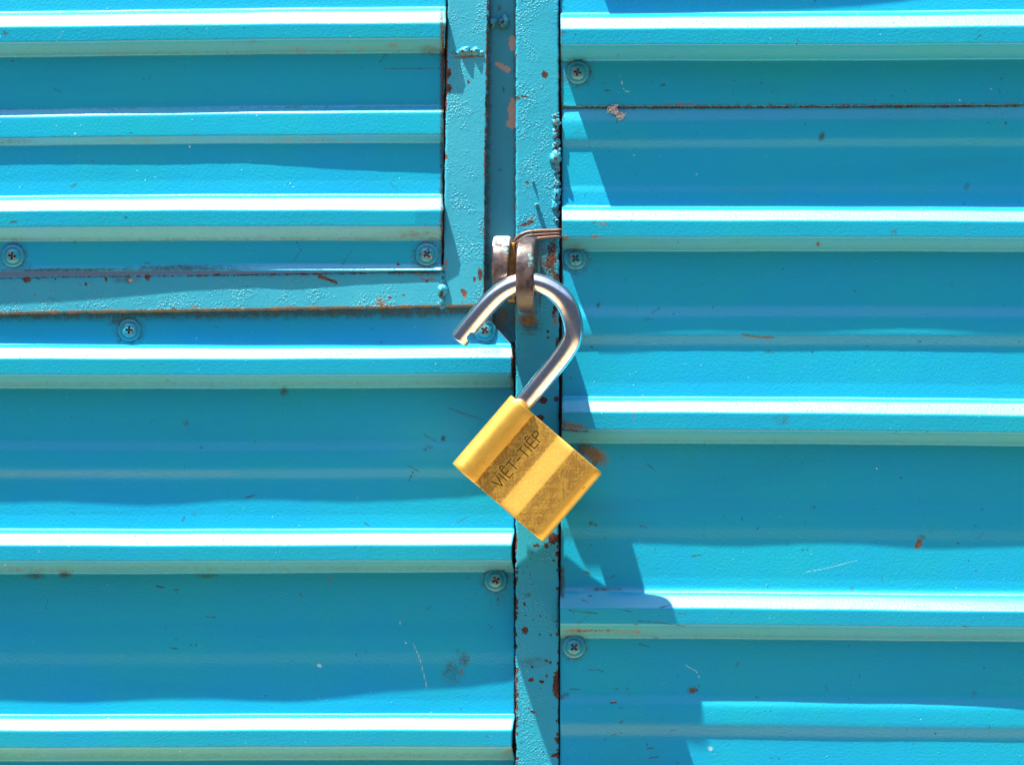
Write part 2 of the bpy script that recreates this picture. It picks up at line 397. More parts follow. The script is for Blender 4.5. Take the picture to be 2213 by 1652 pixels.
ulm = [('dust', [(-160, 109), (0, 108), (960, 99)], 17, 0.8), ('dust', [(-160, 306), (0, 307), (960, 300)], 9, 0.5), ('dust', [(-160, 508), (960, 504)], 17, 0.75)] + halo(28, 553) + halo(922, 550) + [
    ('dirt', 12, 72, 9, 8, 0, 0.55),
    ('dirt', [(0, 118), (400, 115), (955, 110)], 5, 0.3), ('dirt', [(0, 517), (955, 516)], 5, 0.38),
    ('orange', 250, 117, 26, 4, 0, 0.4), ('orange', 640, 108, 30, 6, 0, 0.35), ('orange', 850, 100, 18, 9, 0, 0.45), ('orange', 790, 103, 40, 8, 0, 0.28),
    ('dirt', 930, 108, 30, 14, 0, 0.6), ('dirt', [(955, 20), (955, 580)], 6, 0.9), ('rust', [(958, 60), (957, 240)], 3, 0.9), ('rust', [(956, 450), (955, 580)], 3, 0.95),
    ('dirt', [(830, 149), (950, 148)], 1.6, 0.7), ('dirt', [(0, 588), (300, 585), (520, 582)], 4, 0.5), ('dirt', 390, 580, 150, 9, -0.5, 0.65), ('dirt', 120, 584, 170, 5, -0.5, 0.8),  # long dark marks at the lip: contact shadow and gap painted into the colour
    ('dirt', [(0, 583), (60, 580)], 16, 0.4), ('rust', 860, 571, 4, 4), ('dirt', [(640, 521), (650, 540), (633, 565)], 1.7, 0.6),
    ('dirt', [(760, 540), (740, 570)], 1.7, 0.6), ('orange', 300, 303, 60, 7, 0, 0.4), ('orange', 660, 303, 160, 6, 0, 0.35), ('dirt', 20, 305, 60, 8, 0, 0.4),
    ('dirt', [(0, 237), (960, 229)], 3.5, 0.35), ('bright', [(136, 68), (120, 94)], 2.4, 0.5), ('bright', 409, 317, 2.5, 3.5), ('orange', 880, 505, 60, 9, 0, 0.4), ('dirt', 880, 506, 70, 10, 0, 0.4)] + rnd_marks(34, 0, 955, 0, 575, 1)
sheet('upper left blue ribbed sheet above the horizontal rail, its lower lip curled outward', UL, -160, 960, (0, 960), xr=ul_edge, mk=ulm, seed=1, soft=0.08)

LL = [(640, 640, 0), (746, 746, 0), (772, 770, [(0, 71), (900, 70), (1110, 64)]), (812, 810, [(0, 71), (900, 70), (1110, 64)]), (837, 835, 0),
      (953, 953, 0), (972, 972, 8), (1015, 1014, 8), (1031, 1030, 0),
      (1145, 1146, 0), (1174, 1175, [(0, 79), (546, 78), (757, 74), (924, 70), (1108, 64)]), (1213, 1213, [(0, 79), (546, 78), (757, 74), (924, 70), (1108, 64)]), (1236, 1233, 0),
      (1350, 1350, 0), (1370, 1370, 4.5), (1412, 1412, 4.5), (1432, 1432, 0),
      (1545, 1545, 0), (1574, 1574, 66), (1615, 1614, 66), (1640, 1638, 0), (1730, 1730, 0)]
def ll_edge(y): return float(np.interp(y, [640, 700, 748, 756, 812, 835, 1150, 1176, 1213, 1236, 1545, 1575, 1615, 1640, 1730], [1062, 1064, 1108, 1109, 1106, 1110, 1111, 1106, 1106, 1111, 1112, 1107, 1106, 1112, 1112]))
llm = [('dust', [(-160, 825), (1112, 823)], 15, 0.95), ('dust', [(-160, 1225), (1112, 1223)], 13, 0.95), ('dust', [(-160, 1628), (1112, 1627)], 15, 0.95), ('dust', [(-160, 1023), (500, 1022)], 8, 0.5)] + halo(280, 713) + halo(1047, 713) + halo(1071, 1252) + [
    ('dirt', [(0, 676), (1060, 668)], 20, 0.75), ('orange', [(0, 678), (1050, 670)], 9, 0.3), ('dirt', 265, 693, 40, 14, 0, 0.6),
    ('dirt', [(0, 830), (1100, 826)], 7, 0.34), ('dirt', [(0, 1228), (1100, 1226)], 7, 0.36), ('dirt', [(0, 1631), (1100, 1630)], 8, 0.36),
    ('orange', [(0, 1232), (150, 1232)], 1.8, 0.6), ('orange', 157, 1233, 5, 3, 0, 0.6), ('dirt', 75, 1243, 26, 8, 0, 0.7), ('dirt', 445, 1243, 30, 6, 0, 0.55), ('dirt', 140, 1240, 15, 8, 0, 0.8),
    ('dirt', 615, 845, 11, 13, 0, 0.75), ('dirt', 402, 915, 11, 9, 0, 0.5), ('dirt', 978, 1450, 28, 34, 10, 0.5), ('dirt', 1000, 1425, 16, 20, 0, 0.6), ('orange', 998, 1447, 7, 9, 0, 0.6),
    ('dirt', 1075, 1290, 30, 40, 0, 0.3), ('dirt', 1060, 760, 40, 8, 0, 0.45), ('dirt', [(1064, 698), (1108, 745)], 5, 0.8), ('orange', 1060, 690, 50, 18, 30, 0.6),
    ('bright', [(893, 1390), (908, 1425), (923, 1488)], 2.6, 0.55), ('bright', [(862, 1335), (866, 1352)], 1.8, 0.55), ('bright', 690, 1437, 6, 4, 20, 1.0), ('orange', 688, 1436, 6, 4, 20, 0.35),
    ('dirt', [(972, 882), (1000, 893), (1045, 906)], 2.8, 0.5), ('dirt', [(915, 937), (945, 955), (965, 952)], 2.2, 0.5), ('dirt', 957, 947, 5, 8, 20, 0.9), ('dirt', 925, 968, 14, 7, 0, 0.5),
    ('dirt', [(880, 1005), (905, 1018)], 2.2, 0.7), ('dirt', [(1108, 760), (1107, 812)], 5, 0.9), ('rust', [(1110, 1240), (1111, 1545)], 2.5, 0.6), ('dirt', [(1105, 815), (1108, 835)], 9, 0.8), ('rust', [(1108, 750), (1106, 815)], 3, 0.9),
    ('orange', 715, 1250, 8, 5, 0, 0.5), ('dirt', [(1064, 1155), (1107, 1160)], 3, 0.3), ('orange', [(1090, 1625), (1108, 1618)], 5, 0.6)] + rnd_marks(55, 0, 1100, 690, 1640, 2)
sheet('lower left blue ribbed sheet below the rail, its right edge running behind the open padlock', LL, -160, 1112, (0, 1108), xr=ll_edge, mk=llm, seed=2)

V0 = 50.0
UR = [(-440, -450, V0), (-386, -396, V0), (-358, -368, [(1213, V0 + 92), (1600, V0 + 88), (2212, V0 + 74)]), (-318, -328, [(1213, V0 + 92), (1600, V0 + 88), (2212, V0 + 74)]), (-290, -300, V0),
      (34, 25, V0), (61, 53, V0 + 92), (99, 95, V0 + 92), (130, 126, V0), (222, 217, V0), (232, 227, V0 + 1)]
def r_edge(y): return float(np.interp(y, [-440, 0, 200, 240, 900, 950, 1250, 1300, 1400, 1730], [1209.5, 1210.5, 1212, 1214, 1214, 1213, 1211, 1210, 1210, 1210]))
urm = [('dust', [(1213, 115), (2380, 109)], 18, 0.55)] + halo(1248, 157) + [('dirt', [(1213, 126), (2212, 122)], 8, 0.15), ('dirt', [(1213, 228), (2212, 224)], 4, 0.4), ('rust', [(1213, 231.5), (2212, 226.5)], 1.6, 0.7),
    ('bright', [(1340, 165), (1346, 190), (1352, 198), (1362, 199)], 1.5, 0.7), ('dirt', 1312, 196, 8, 3, 0, 0.8), ('dirt', [(1212, 20), (1212, 230)], 5, 0.6), ('dirt', 1275, 155, 5, 4, 0, .9),
    ('dirt', 1217, 70, 9, 3, 0, 0.8), ('dirt', 1243, 76, 3, 3, 0, 0.9), ('orange', 1480, 225, 45, 5, 0, 0.5)] + rnd_marks(24, 1215, 2212, 0, 225, 3)
sheet('upper right blue ribbed sheet, its bottom edge lapping over the brown seam', UR, 1212, 2380, (1213, 2212), xl=r_edge, mk=urm, seed=3)

LR = [(200, 195, V0 - 6), (232, 227, V0 - 6), (240, 235, V0 - 5), (260, 256, V0 + 4), (303, 300, V0 + 4), (318, 316, V0 - 4), (400, 400, V0 - 3),
      (447, 451, V0), (472, 476, V0 + 62), (513, 515, V0 + 62), (540, 542, V0),
      (662, 664, V0), (683, 685, V0 + 10), (724, 727, V0 + 10), (743, 746, V0),
      (859, 865, V0), (886, 894, V0 + 64), (929, 935, V0 + 64), (954, 960, V0),
      (1080, 1086, V0), (1102, 1108, V0 + 5), (1140, 1146, V0 + 5), (1160, 1166, V0),
      (1279, 1287, V0), (1309, 1317, [(1213, V0 + 49), (1900, V0 + 49), (2212, V0 + 57)]), (1349, 1355, [(1213, V0 + 49), (1900, V0 + 49), (2212, V0 + 57)]), (1376, 1382, V0),
      (1500, 1506, V0), (1521, 1527, V0 + 9), (1565, 1573, V0 + 9), (1586, 1592, V0),
      (1697, 1703, V0), (1726, 1732, V0 + 60), (1760, 1766, V0 + 60)]
lrm = [('dust', [(1213, 527), (2380, 529)], 16, 0.7), ('dust', [(1213, 942), (2380, 949)], 15, 0.75), ('dust', [(1213, 1363), (2380, 1371)], 16, 0.75)] + halo(1243, 558) + halo(1240, 1396) + [
    ('dirt', [(1213, 236), (2212, 231)], 4, 0.35), ('rust', [(1213, 234), (2212, 229)], 2.0, 0.62), ('dirt', [(1213, 535), (2212, 537)], 7, 0.2), ('dirt', [(1213, 950), (2212, 956)], 7, 0.22), ('dirt', [(1213, 1371), (2212, 1377)], 7, 0.26),
    ('rust', 1985, 1172, 7, 16, 25, 0.75), ('orange', 1985, 1172, 8, 17, 25, 0.9), ('dirt', 1990, 1160, 12, 8, 0, 0.6), ('dirt', 1775, 295, 8, 12, 30, 0.85), ('orange', 1767, 527, 7, 6, 0, 0.9), ('rust', 1767, 527, 6, 5, 0, .6), ('rust', 1496, 1492, 10, 7, 0, 0.5), ('dirt', 1496, 1490, 13, 9, 0, .8),
    ('rust', 1325, 1516, 9, 4, 0, 0.9), ('bright', 1325, 1514, 11, 3, 0, 0.5), ('orange', [(1215, 1362), (1300, 1362), (1380, 1364)], 6, 0.55), ('rust', [(1250, 1362), (1330, 1361)], 4, 0.42),
    ('dirt', [(1212, 1285), (1213, 1230)], 9, 0.75), ('dirt', [(1212, 1505), (1225, 1500)], 8, 0.6), ('dirt', 1300, 1272, 45, 6, 0, 0.6), ('dirt', [(1213, 240), (1213, 930)], 5, 0.6),
    ('orange', 1240, 920, 36, 8, 5, 0.75), ('rust', [(1213, 928), (1270, 932)], 3, 0.6), ('dirt', 1215, 915, 16, 14, 0, 0.6),
    ('dirt', 1260, 970, 28, 20, 30, 0.75), ('orange', 1286, 984, 34, 19, 35, 0.85), ('dirt', 1285, 1000, 10, 10, 0, 0.8),
    ('dirt', 1276, 1130, 6, 5, 0, 0.95), ('dirt', 1287, 1133, 4, 4, 0, 0.9), ('bright', 1303, 483, 6, 3, 0, 0.45), ('orange', 1303, 484, 12, 6, 0, 0.6), ('orange', 1219, 515, 12, 8, 0, .7), ('orange', 1285, 511, 10, 5, 0, .7),
    ('orange', [(1607, 724), (1640, 728), (1668, 729)], 3, 0.75), ('dirt', [(1605, 722), (1650, 729), (1672, 728)], 3, 0.6), ('dirt', 1660, 760, 16, 5, 10, 0.45), ('dirt', 1400, 690, 15, 7, 0, 0.35), ('dirt', [(1408, 675), (1425, 665)], 2, .8), ('dirt', 1293, 658, 4, 9, 20, 0.8),
    ('orange', 1370, 895, 4, 14, 0, .6), ('dirt', 1690, 905, 24, 14, 0, 0.42), ('orange', 1358, 875, 5, 4, 0, .6), ('orange', 1381, 586+0, 5, 6, 0, 0.0),
    ('bright', [(1480, 1435), (1505, 1450), (1512, 1466)], 1.6, 0.6), ('dirt', [(1378, 1440-100), (1430, 1345), (1480, 1352)], 1.6, 0.8), ('dirt', [(1250, 1345), (1270, 1330)], 1.6, .7),
    ('bright', 1535, 1616, 10, 8, 0, 0.5), ('bright', [(1740, 1235), (1780, 1228), (1850, 1210)], 1.5, 0.6), ('dirt', [(1230, 1318), (1290, 1324)], 1.7, .8)] + rnd_marks(64, 1215, 2212, 240, 1650, 4)
for r_ in range(26):
    x_, y_ = random.uniform(1220, 1500), random.uniform(1180, 1640)
    lrm.append(('dirt', [(x_, y_), (x_ + random.uniform(6, 24), y_ + random.uniform(-8, 8))], 1.7, 0.85))
sheet('lower right blue ribbed sheet below the brown seam, carrying the padlock shadow', LR, 1212, 2380, (1213, 2212), xl=r_edge, mk=lrm, seed=4, soft=0.9)

# ------------------------------------------------------------------ steel bars
def bar_grid(xl, xr, yt, yb, front, back, xf=None, yf=None, mk=(), jag=0.8, seed=0, step=2.6, tilt=0.0):
    """box-like steel bar: dense front with softened arrises; xl, xr functions of y, yt, yb functions of x."""
    xm = (xl(0.5 * (yt(0) + yb(0))) + xr(0.5 * (yt(0) + yb(0)))) / 2
    W = xr(300) - xl(300); H = yb(xm) - yt(xm)
    def params(n_len):
        e = [0, 0, 1.3 / n_len, 3.4 / n_len]
        dd = [back, front - 4.0, front - 1.2, front]
        nin = max(2, int(n_len / step)); mid = np.linspace(6 / n_len, 1 - 6 / n_len, nin)
        return np.array(e + list(mid) + [1 - q for q in e[::-1]]), np.array(dd + [front] * nin + dd[::-1])
    u, du = params(W); v, dv = params(H)
    yy = yt(xm) + v * (yb(xm) - yt(xm))
    XL = np.array([xl(q) for q in yy]); XR = np.array([xr(q) for q in yy])
    X = XL[:, None] + u[None, :] * (XR - XL)[:, None]
    YT = np.vectorize(yt)(X); YB = np.vectorize(yb)(X)
    Y = YT + v[:, None] * (YB - YT)
    Dp = np.minimum(du[None, :] + 0 * Y, dv[:, None] + 0 * Y)
    Dp = Dp + tilt * X / 955.0
    r = np.random.default_rng(seed)
    def wav(n):
        a = np.convolve(r.normal(size=n + 8), np.ones(5) / 5, 'same')[4:-4]; return a[:n]
    ex = np.where(u < 0.02, 1, 0)[None, :] * wav(len(v))[:, None] + np.where(u > 0.98, 1, 0)[None, :] * wav(len(v))[:, None]
    ey = np.where(v < 0.02, 1, 0)[:, None] * wav(len(u))[None, :] + np.where(v > 0.98, 1, 0)[:, None] * wav(len(u))[None, :]
    X = X + ex * jag * (W < H) * 1.6; Y = Y + ey * jag * (H < W) * 1.6
    return X, Y, Dp, marks(X, Y, mk)

def bar(name, parent, mat, *a, **k):
    X, Y, Dp, A = bar_grid(*a, **k)
    return obj_np(name, PV(X, Y, Dp).reshape(-1, 3), gridfaces(*X.shape), mat, parent, attrs={q: v.ravel() for q, v in A.items()})

def blobs(name, parent, mat, lst, seed=0):
    """weld blobs: (x, y, depth, rx, ry, rd)"""
    bm = bmesh.new(); r = random.Random(seed)
    for (x, y, d, rx, ry, rd) in lst:
        c = Vector(P(x, y, d)); g = bmesh.ops.create_icosphere(bm, subdivisions=3, radius=1.0)
        a, b_, c_ = r.uniform(0, 6), r.uniform(0, 6), r.uniform(0, 6)
        for v in g['verts']:
            n = v.co.copy(); k = 1 + 0.42 * mnoise.noise(n * 1.3 + Vector((a, b_, c_))) + 0.22 * mnoise.noise(n * 3.1 + Vector((b_, a, c_)))
            v.co = c + Vector((n.x * rx, n.y * rd, n.z * ry)) * S * k
    V = [v.co[:] for v in bm.verts]; bm.verts.index_update(); F = [[v.index for v in f.verts] for f in bm.faces]; bm.free()
    V = np.array(V)
    att = {}
    X = V[:, 0] / S + 1106; Y = 826 - V[:, 2] / S
    att = marks(X, Y, [('rust', l[0] + r.uniform(-.4, .5) * l[3], l[1] + r.uniform(0, .7) * l[4], l[3] * .38, l[4] * .38, 0, r.choice([0, 1, 1])) for l in lst]
                + [('orange', l[0], l[1] + l[4] * .9, l[3], l[4] * .4, 0, .6) for l in lst])
    return obj_np(name, V, F, mat, parent, attrs=att)

def ip(pts): xs, ys = zip(*pts); return lambda q: float(np.interp(q, xs, ys))

FR = 24.0
door = empty('gate_leaf', P(1005, 668, -20))
tag(door, 'flaking teal steel gate frame with upright stile and horizontal rail joined at a weld', 'gate', kind='thing')
stile_m = [('rust', [(1054, 0), (1049, 300), (1047, 660)], 2.6, 0.75), ('rust', 969, 160, 7, 12, 0, 1), ('rust', 969, 192, 8, 10, 20, 1), ('rust', [(966, 0), (963, 240)], 3.0, 0.85),
           ('rust', [(961, 250), (959, 420)], 2.2, .6), ('rust', 1012, 178, 3.5, 5, 0, .9), ('orange', [(985, 125), (1046, 122)], 4, 0.7), ('rust', [(990, 124), (1040, 121)], 2.5, .6),
           ('rust', 1037, 592, 7, 15, 0, 1), ('rust', 1025, 604, 4, 8, 0, 1), ('rust', 1002, 632, 5, 9, -25, 0.95), ('orange', 1006, 642, 5, 8, 0, .6), ('pale', 1025, 604, 3, 6, 0, .0),
           ('orange', [(962, 662), (1046, 658)], 5, 0.75), ('dirt', [(962, 664), (1046, 662)], 5, 0.8), ('orange', [(964, 560), (962, 580)], 5, 0.5), ('dirt', 1040, 490, 8, 30, 0, .35), ('rust', 1050, 225, 3, 8, 0, .9), ('rust', 1052, 40, 3, 7, 0, .9), ('rust', 1049, 350, 3, 8), ('rust', 963, 340, 3, 6)]
bar('stile', door, M_FRAME, ip([(-440, 973), (0, 967), (250, 963), (600, 958), (670, 957)]), ip([(-440, 1062), (0, 1056), (300, 1051), (600, 1047), (670, 1047)]),
    lambda x: -440.0, lambda x: 664.0, FR, -30, mk=stile_m, seed=1)
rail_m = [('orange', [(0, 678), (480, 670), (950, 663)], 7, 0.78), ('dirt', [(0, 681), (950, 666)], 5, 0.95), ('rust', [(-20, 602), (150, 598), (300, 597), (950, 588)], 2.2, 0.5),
          ('rust', 57, 604, 9, 6, 0, 1), ('rust', 85, 602, 4, 3), ('rust', 120, 603, 3, 3), ('rust', 185, 614, 4, 4, 0, .95), ('rust', 319, 599, 6, 7, 0, 1), ('rust', 230, 603, 3, 7, 0, .9), ('dirt', 270, 606, 34, 8, 0, .6), ('pale', 285, 606, 8, 4, 0, .6),
          ('rust', [(690, 597), (710, 604), (727, 611)], 4.0, 1.0), ('rust', 375, 667, 3, 4, 0, 1), ('orange', 75, 636, 5, 3, 0, .8), ('orange', 420, 664, 14, 6, 0, .6), ('orange', 822, 655, 12, 16, 0, .8), ('rust', 822, 672, 6, 3, 0, 1), ('orange', 625, 664, 14, 4, 0, .8), ('orange', 840, 600, 3, 60, 0, .22),
          ('rust', 655, 592, 10, 3, 0, .9), ('rust', 470, 594, 12, 3, 0, .8), ('dirt', 690, 628, 3, 2, 0, .9), ('rust', 872, 637, 4, 3, 0, .9), ('rust', 842, 643, 3, 3, 0, .9), ('rust', 922, 607, 4, 4, 0, .9), ('orange', [(900, 590), (915, 605), (935, 603)], 4, .7), ('dirt', [(840, 588), (945, 590)], 8, .6),
          ('dirt', [(105, 643), (130, 651), (158, 666)], 1.6, .5), ('dirt', [(360, 665), (365, 640), (385, 627)], 1.5, .5)]
bar('rail', door, M_FRAME, lambda y: -160.0, lambda y: 955.0, ip([(-160, 601), (0, 598), (500, 592), (955, 585)]), ip([(-160, 684), (0, 680), (500, 672), (955, 664)]),
    FR - 5, 4, mk=rail_m, seed=2, step=3.2, tilt=13.5)
blobs('weld_bead', door, M_FRAME, [(956, 594, 22, 6, 6, 6), (953, 607, 22, 9, 6, 9), (955, 628, 22, 12, 15, 14), (950, 634, 22, 9, 12, 10), (954, 650, 22, 8, 9, 9), (955, 661, 21, 6, 6, 7), (957, 580, 22, 5, 6, 6)], 3)
blobs('weld_bead', door, M_FRAME, [(975, 117, 22, 6, 5, 4), (987, 116, 23, 7, 6, 5), (1004, 110, 24, 13, 9, 10), (1027, 111, 24, 10, 8, 9), (1040, 116, 23, 6, 6, 5), (1016, 113, 23, 8, 6, 6)], 4)

jamb = empty('gate_jamb', P(1085, 700, -44))
tag(jamb, 'recessed shaded teal jamb strip with bare pinkish patches between stile and post', 'jamb', kind='thing')
jm = [('pale', 1108, 95, 9, 17, 0, 1.1), ('pale', [(1074, 138), (1088, 147), (1098, 150)], 7, 1.0), ('pale', 1096, 151, 9, 8, 0, 1), ('pale', 1107, 240, 10, 30, 0, 1.2), ('pale', 1104, 268, 12, 13, 30, 1.0),
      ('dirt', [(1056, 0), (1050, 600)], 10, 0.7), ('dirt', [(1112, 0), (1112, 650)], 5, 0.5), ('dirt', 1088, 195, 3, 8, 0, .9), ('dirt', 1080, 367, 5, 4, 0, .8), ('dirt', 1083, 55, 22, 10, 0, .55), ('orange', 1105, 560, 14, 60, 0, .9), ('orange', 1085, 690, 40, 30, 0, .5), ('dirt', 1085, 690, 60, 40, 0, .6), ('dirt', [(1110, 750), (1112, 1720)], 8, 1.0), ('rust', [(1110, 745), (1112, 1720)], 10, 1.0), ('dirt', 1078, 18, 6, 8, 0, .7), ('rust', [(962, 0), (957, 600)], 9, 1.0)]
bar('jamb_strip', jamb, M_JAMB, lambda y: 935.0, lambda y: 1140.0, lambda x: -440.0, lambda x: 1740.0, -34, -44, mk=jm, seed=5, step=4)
blobs('weld_spot', jamb, M_JAMB, [(1088, 47, -34, 14, 14, 16)], 6)
blobs('weld_spot', jamb, M_JAMB, [(1064, 50, -34, 9, 10, 14)], 7)

PF = 60.0
post = empty('gate_post', P(1160, 1730, 0))
tag(post, 'narrow chipped teal steel post running full height behind the padlock', 'post')
r5 = random.Random(5)
pm = [('rust', 1176, 162, 8, 8, 20, 1.1), ('rust', 1132, 210, 9, 3, 0, .9), ('rust', 1117, 212, 8, 4, 0, .9), ('rust', 1143, 199, 2.5, 3, 0, .8), ('rust', 1139, 395, 4, 3.5, 0, 1), ('rust', 1133, 540, 5, 30, 0, .0),
      ('dirt', 1160, 560, 45, 55, 0, .75), ('rust', 1190, 560, 16, 50, 0, .62), ('rust', 1200, 600, 8, 30, 0, .75), ('orange', 1140, 690, 24, 14, 0, .95), ('dirt', 1145, 700, 34, 26, 0, .7), ('orange', 1200, 690, 8, 24, 0, .6), ('rust', 1199, 665, 6, 22, 10, .95),
      ('rust', 1183, 716, 3.5, 4), ('rust', 1184, 729, 3, 3), ('rust', 1204, 740, 6, 14, 0, .9), ('rust', 1172, 864, 11, 8, 30, 1.1), ('rust', 1168, 902, 8, 6, 0, 1.1), ('rust', 1202, 862, 6, 6, 0, 1), ('dirt', 1198, 560, 8, 60, 0, .5),
      ('rust', 1196, 1162, 13, 12, 0, 1.2), ('rust', 1160, 1178, 8, 4, 0, 1), ('rust', 1180, 1178, 5, 6, 0, 1), ('rust', 1204, 1196, 4, 7), ('rust', 1115, 1170, 3, 20, 0, .9),
      ('rust', 1133, 1360, 8, 8, 40, 1.05), ('rust', 1147, 1468, 7, 4, -10, 1.1), ('rust', 1170, 1472, 6, 5, 0, 1.1), ('rust', 1203, 1478, 10, 27, 0, 1.15), ('rust', 1205, 1596, 6, 6), ('rust', 1199, 1630, 9, 4, -10, 1), ('rust', 1150, 1537, 8, 3, 30, .8),
      ('rust', 1167, 1330, 3, 3, 0, .9), ('rust', 1190, 1371, 3, 3), ('rust', 1181, 1426, 3, 3), ('rust', 1189, 1430, 3, 4), ('rust', 1133, 1305, 3, 4), ('rust', 1196, 1210, 4, 3), ('rust', 1150, 1440, 4, 3), ('dirt', 1150, 1430, 40, 14, 0, .45), ('dirt', 1140, 1285, 10, 6, -25, .6),
      ('rust', 1145, 455, 10, 6, 0, .0), ('rust', [(1118, 490), (1150, 480)], 5, .62), ('orange', 1150, 470, 14, 8, 0, .5), ('orange', 1115, 640, 6, 40, 0, .8), ('rust', [(1208, 0), (1208, 480)], 1.8, .7), ('rust', [(1114, 0), (1114, 480)], 1.5, .45)]
for _ in range(70):
    y_ = r5.uniform(1150, 1660); pm.append(('rust', 1114 + r5.uniform(-1, 3), y_, r5.uniform(1.5, 4.5), r5.uniform(2, 8), 0, r5.uniform(.7, 1.1)))
for _ in range(26):
    y_ = r5.uniform(1150, 1660); pm.append(('rust', 1206 + r5.uniform(-3, 1), y_, r5.uniform(1.5, 4), r5.uniform(2, 7), 0, r5.uniform(.7, 1.1)))
for _ in range(26):
    pm.append(('rust', r5.uniform(1120, 1200), r5.uniform(1200, 1650), r5.uniform(1.5, 2.8), r5.uniform(1.5, 2.8), 0, r5.uniform(.6, .95)))
for _ in range(22):
    pm.append(('rust', 1206 + r5.uniform(-6, 1), r5.uniform(240, 480), r5.uniform(2, 5), r5.uniform(3, 8), 0, r5.uniform(.6, 1.0)))
bar('post_bar', post, M_POST, ip([(-440, 1115.5), (0, 1114.5), (600, 1114), (1740, 1114)]), ip([(-440, 1207), (0, 1207.5), (600, 1208), (900, 1207), (1740, 1206)]),
    lambda x: -440.0, lambda x: 1740.0, PF, -30, mk=pm, seed=7, step=2.3)
bar('rear_flange', post, M_POST, lambda y: 1200.0, lambda y: 1262.0, lambda x: -440.0, lambda x: 1740.0, 22, 10, mk=[('rust', [(1212, -400), (1212, 1700)], 20, 1.0)], seed=8, step=6)
r9 = random.Random(9); wl = [(1200, 340, 58, 12, 17, 14), (1199, 262, 58, 9, 10, 9)]
y_ = 246
while y_ < 480:
    q = r9.uniform(3.5, 8.5); wl.append((1202 + r9.uniform(-4, 3), y_, 57 + r9.uniform(-3, 1), q * r9.uniform(.7, 1.3), q * r9.uniform(.8, 1.7), q)); y_ += q * r9.uniform(.7, 1.5)
blobs('weld_bead', post, M_POST, wl, 9)
blobs('paint_drip', post, M_POST, [(1160, 443, 66, 5, 5, 9)], 10)
blobs('paint_drip', post, M_POST, [(1151, 392, 63, 3, 3, 5)], 11)

# lock eyes: thick rounded plates with a hole, standing out from post and jamb
def lock_eye(parent, xa, xb, yc, ry, dbase, dfront, hy, hd, hry, hrd, lean, label, pale=0.0):
    n = 56; dc = (dbase + dfront) / 2 + 6; rd = dfront - dc
    outer = []; inner = []
    for i in range(n):
        a = 2 * math.pi * i / n; ca, sa = math.cos(a), math.sin(a)
        dd = dc + rd * sa if sa >= 0 else dc + (dc - dbase) * sa * (1.0)
        e = 0.80
        outer.append((yc + ry * math.copysign(abs(ca) ** e, ca), dc + (rd if sa >= 0 else dc - dbase) * math.copysign(abs(sa) ** e, sa)))
        inner.append((hy + hry * ca, hd + hrd * sa))
    V = []; F = []
    for x in (xa, xb):
        for (y, d) in outer: V.append(P(x - lean * (d - dbase), y, d))
        for (y, d) in inner: V.append(P(x - lean * (d - dbase), y, d))
    for i in range(n):
        j = (i + 1) % n
        F.append([i, j, n + j, n + i]); F.append([2 * n + i, 3 * n + i, 3 * n + j, 2 * n + j])
        F.append([i, 2 * n + i, 2 * n + j, j]); F.append([n + i, n + j, 3 * n + j, 3 * n + i])
    o = obj_np('lock_eye', V, F, M_EYE, parent, attrs=None)
    md = o.modifiers.new('b', 'BEVEL'); md.width = 6 * S; md.segments = 4; md.limit_method = 'ANGLE'; md.angle_limit = math.radians(50)
    bake(o); bm = bmesh.new(); bm.from_mesh(o.data); bmesh.ops.recalc_face_normals(bm, faces=bm.faces[:]); bm.to_mesh(o.data); bm.free()
    o.data.polygons.foreach_set('use_smooth', [True] * len(o.data.polygons))
    co = np.empty(len(o.data.vertices) * 3); o.data.vertices.foreach_get('co', co); co = co.reshape(-1, 3) + np.array(wpos(o))
    yv = 826 - co[:, 2] / S
    at = o.data.attributes.new('pale', 'FLOAT', 'POINT'); at.data.foreach_set('value', (pale * np.clip((546 - yv) / 12, 0, 1) + 0 * yv).astype(np.float32))
    o['label'] = label
    return o
LC = 193.0                 # depth of the shackle's centre line
eye_r = lock_eye(post, 1132, 1171, 596, 84, PF - 2, 292, 602, LC + 51, 36, 32, 0.08, 'brown eye plate standing on the post')
eye_l = lock_eye(jamb, 1071, 1108, 576, 66, -36, 208, 580, 150, 34, 30, 0.035, 'brown eye plate with a pale glint painted on its top beside the stile', pale=0.62)
# rusty tab between the eyes
bm_v = []
X, Y, Dp, A = bar_grid(lambda y: 1098.0, lambda y: 1113.0, lambda x: 524.0, lambda x: 652.0, 120, -34, mk=[], seed=3)
obj_np('rusty_tab', PV(X, Y, Dp).reshape(-1, 3), gridfaces(*X.shape), M_RUST, jamb)

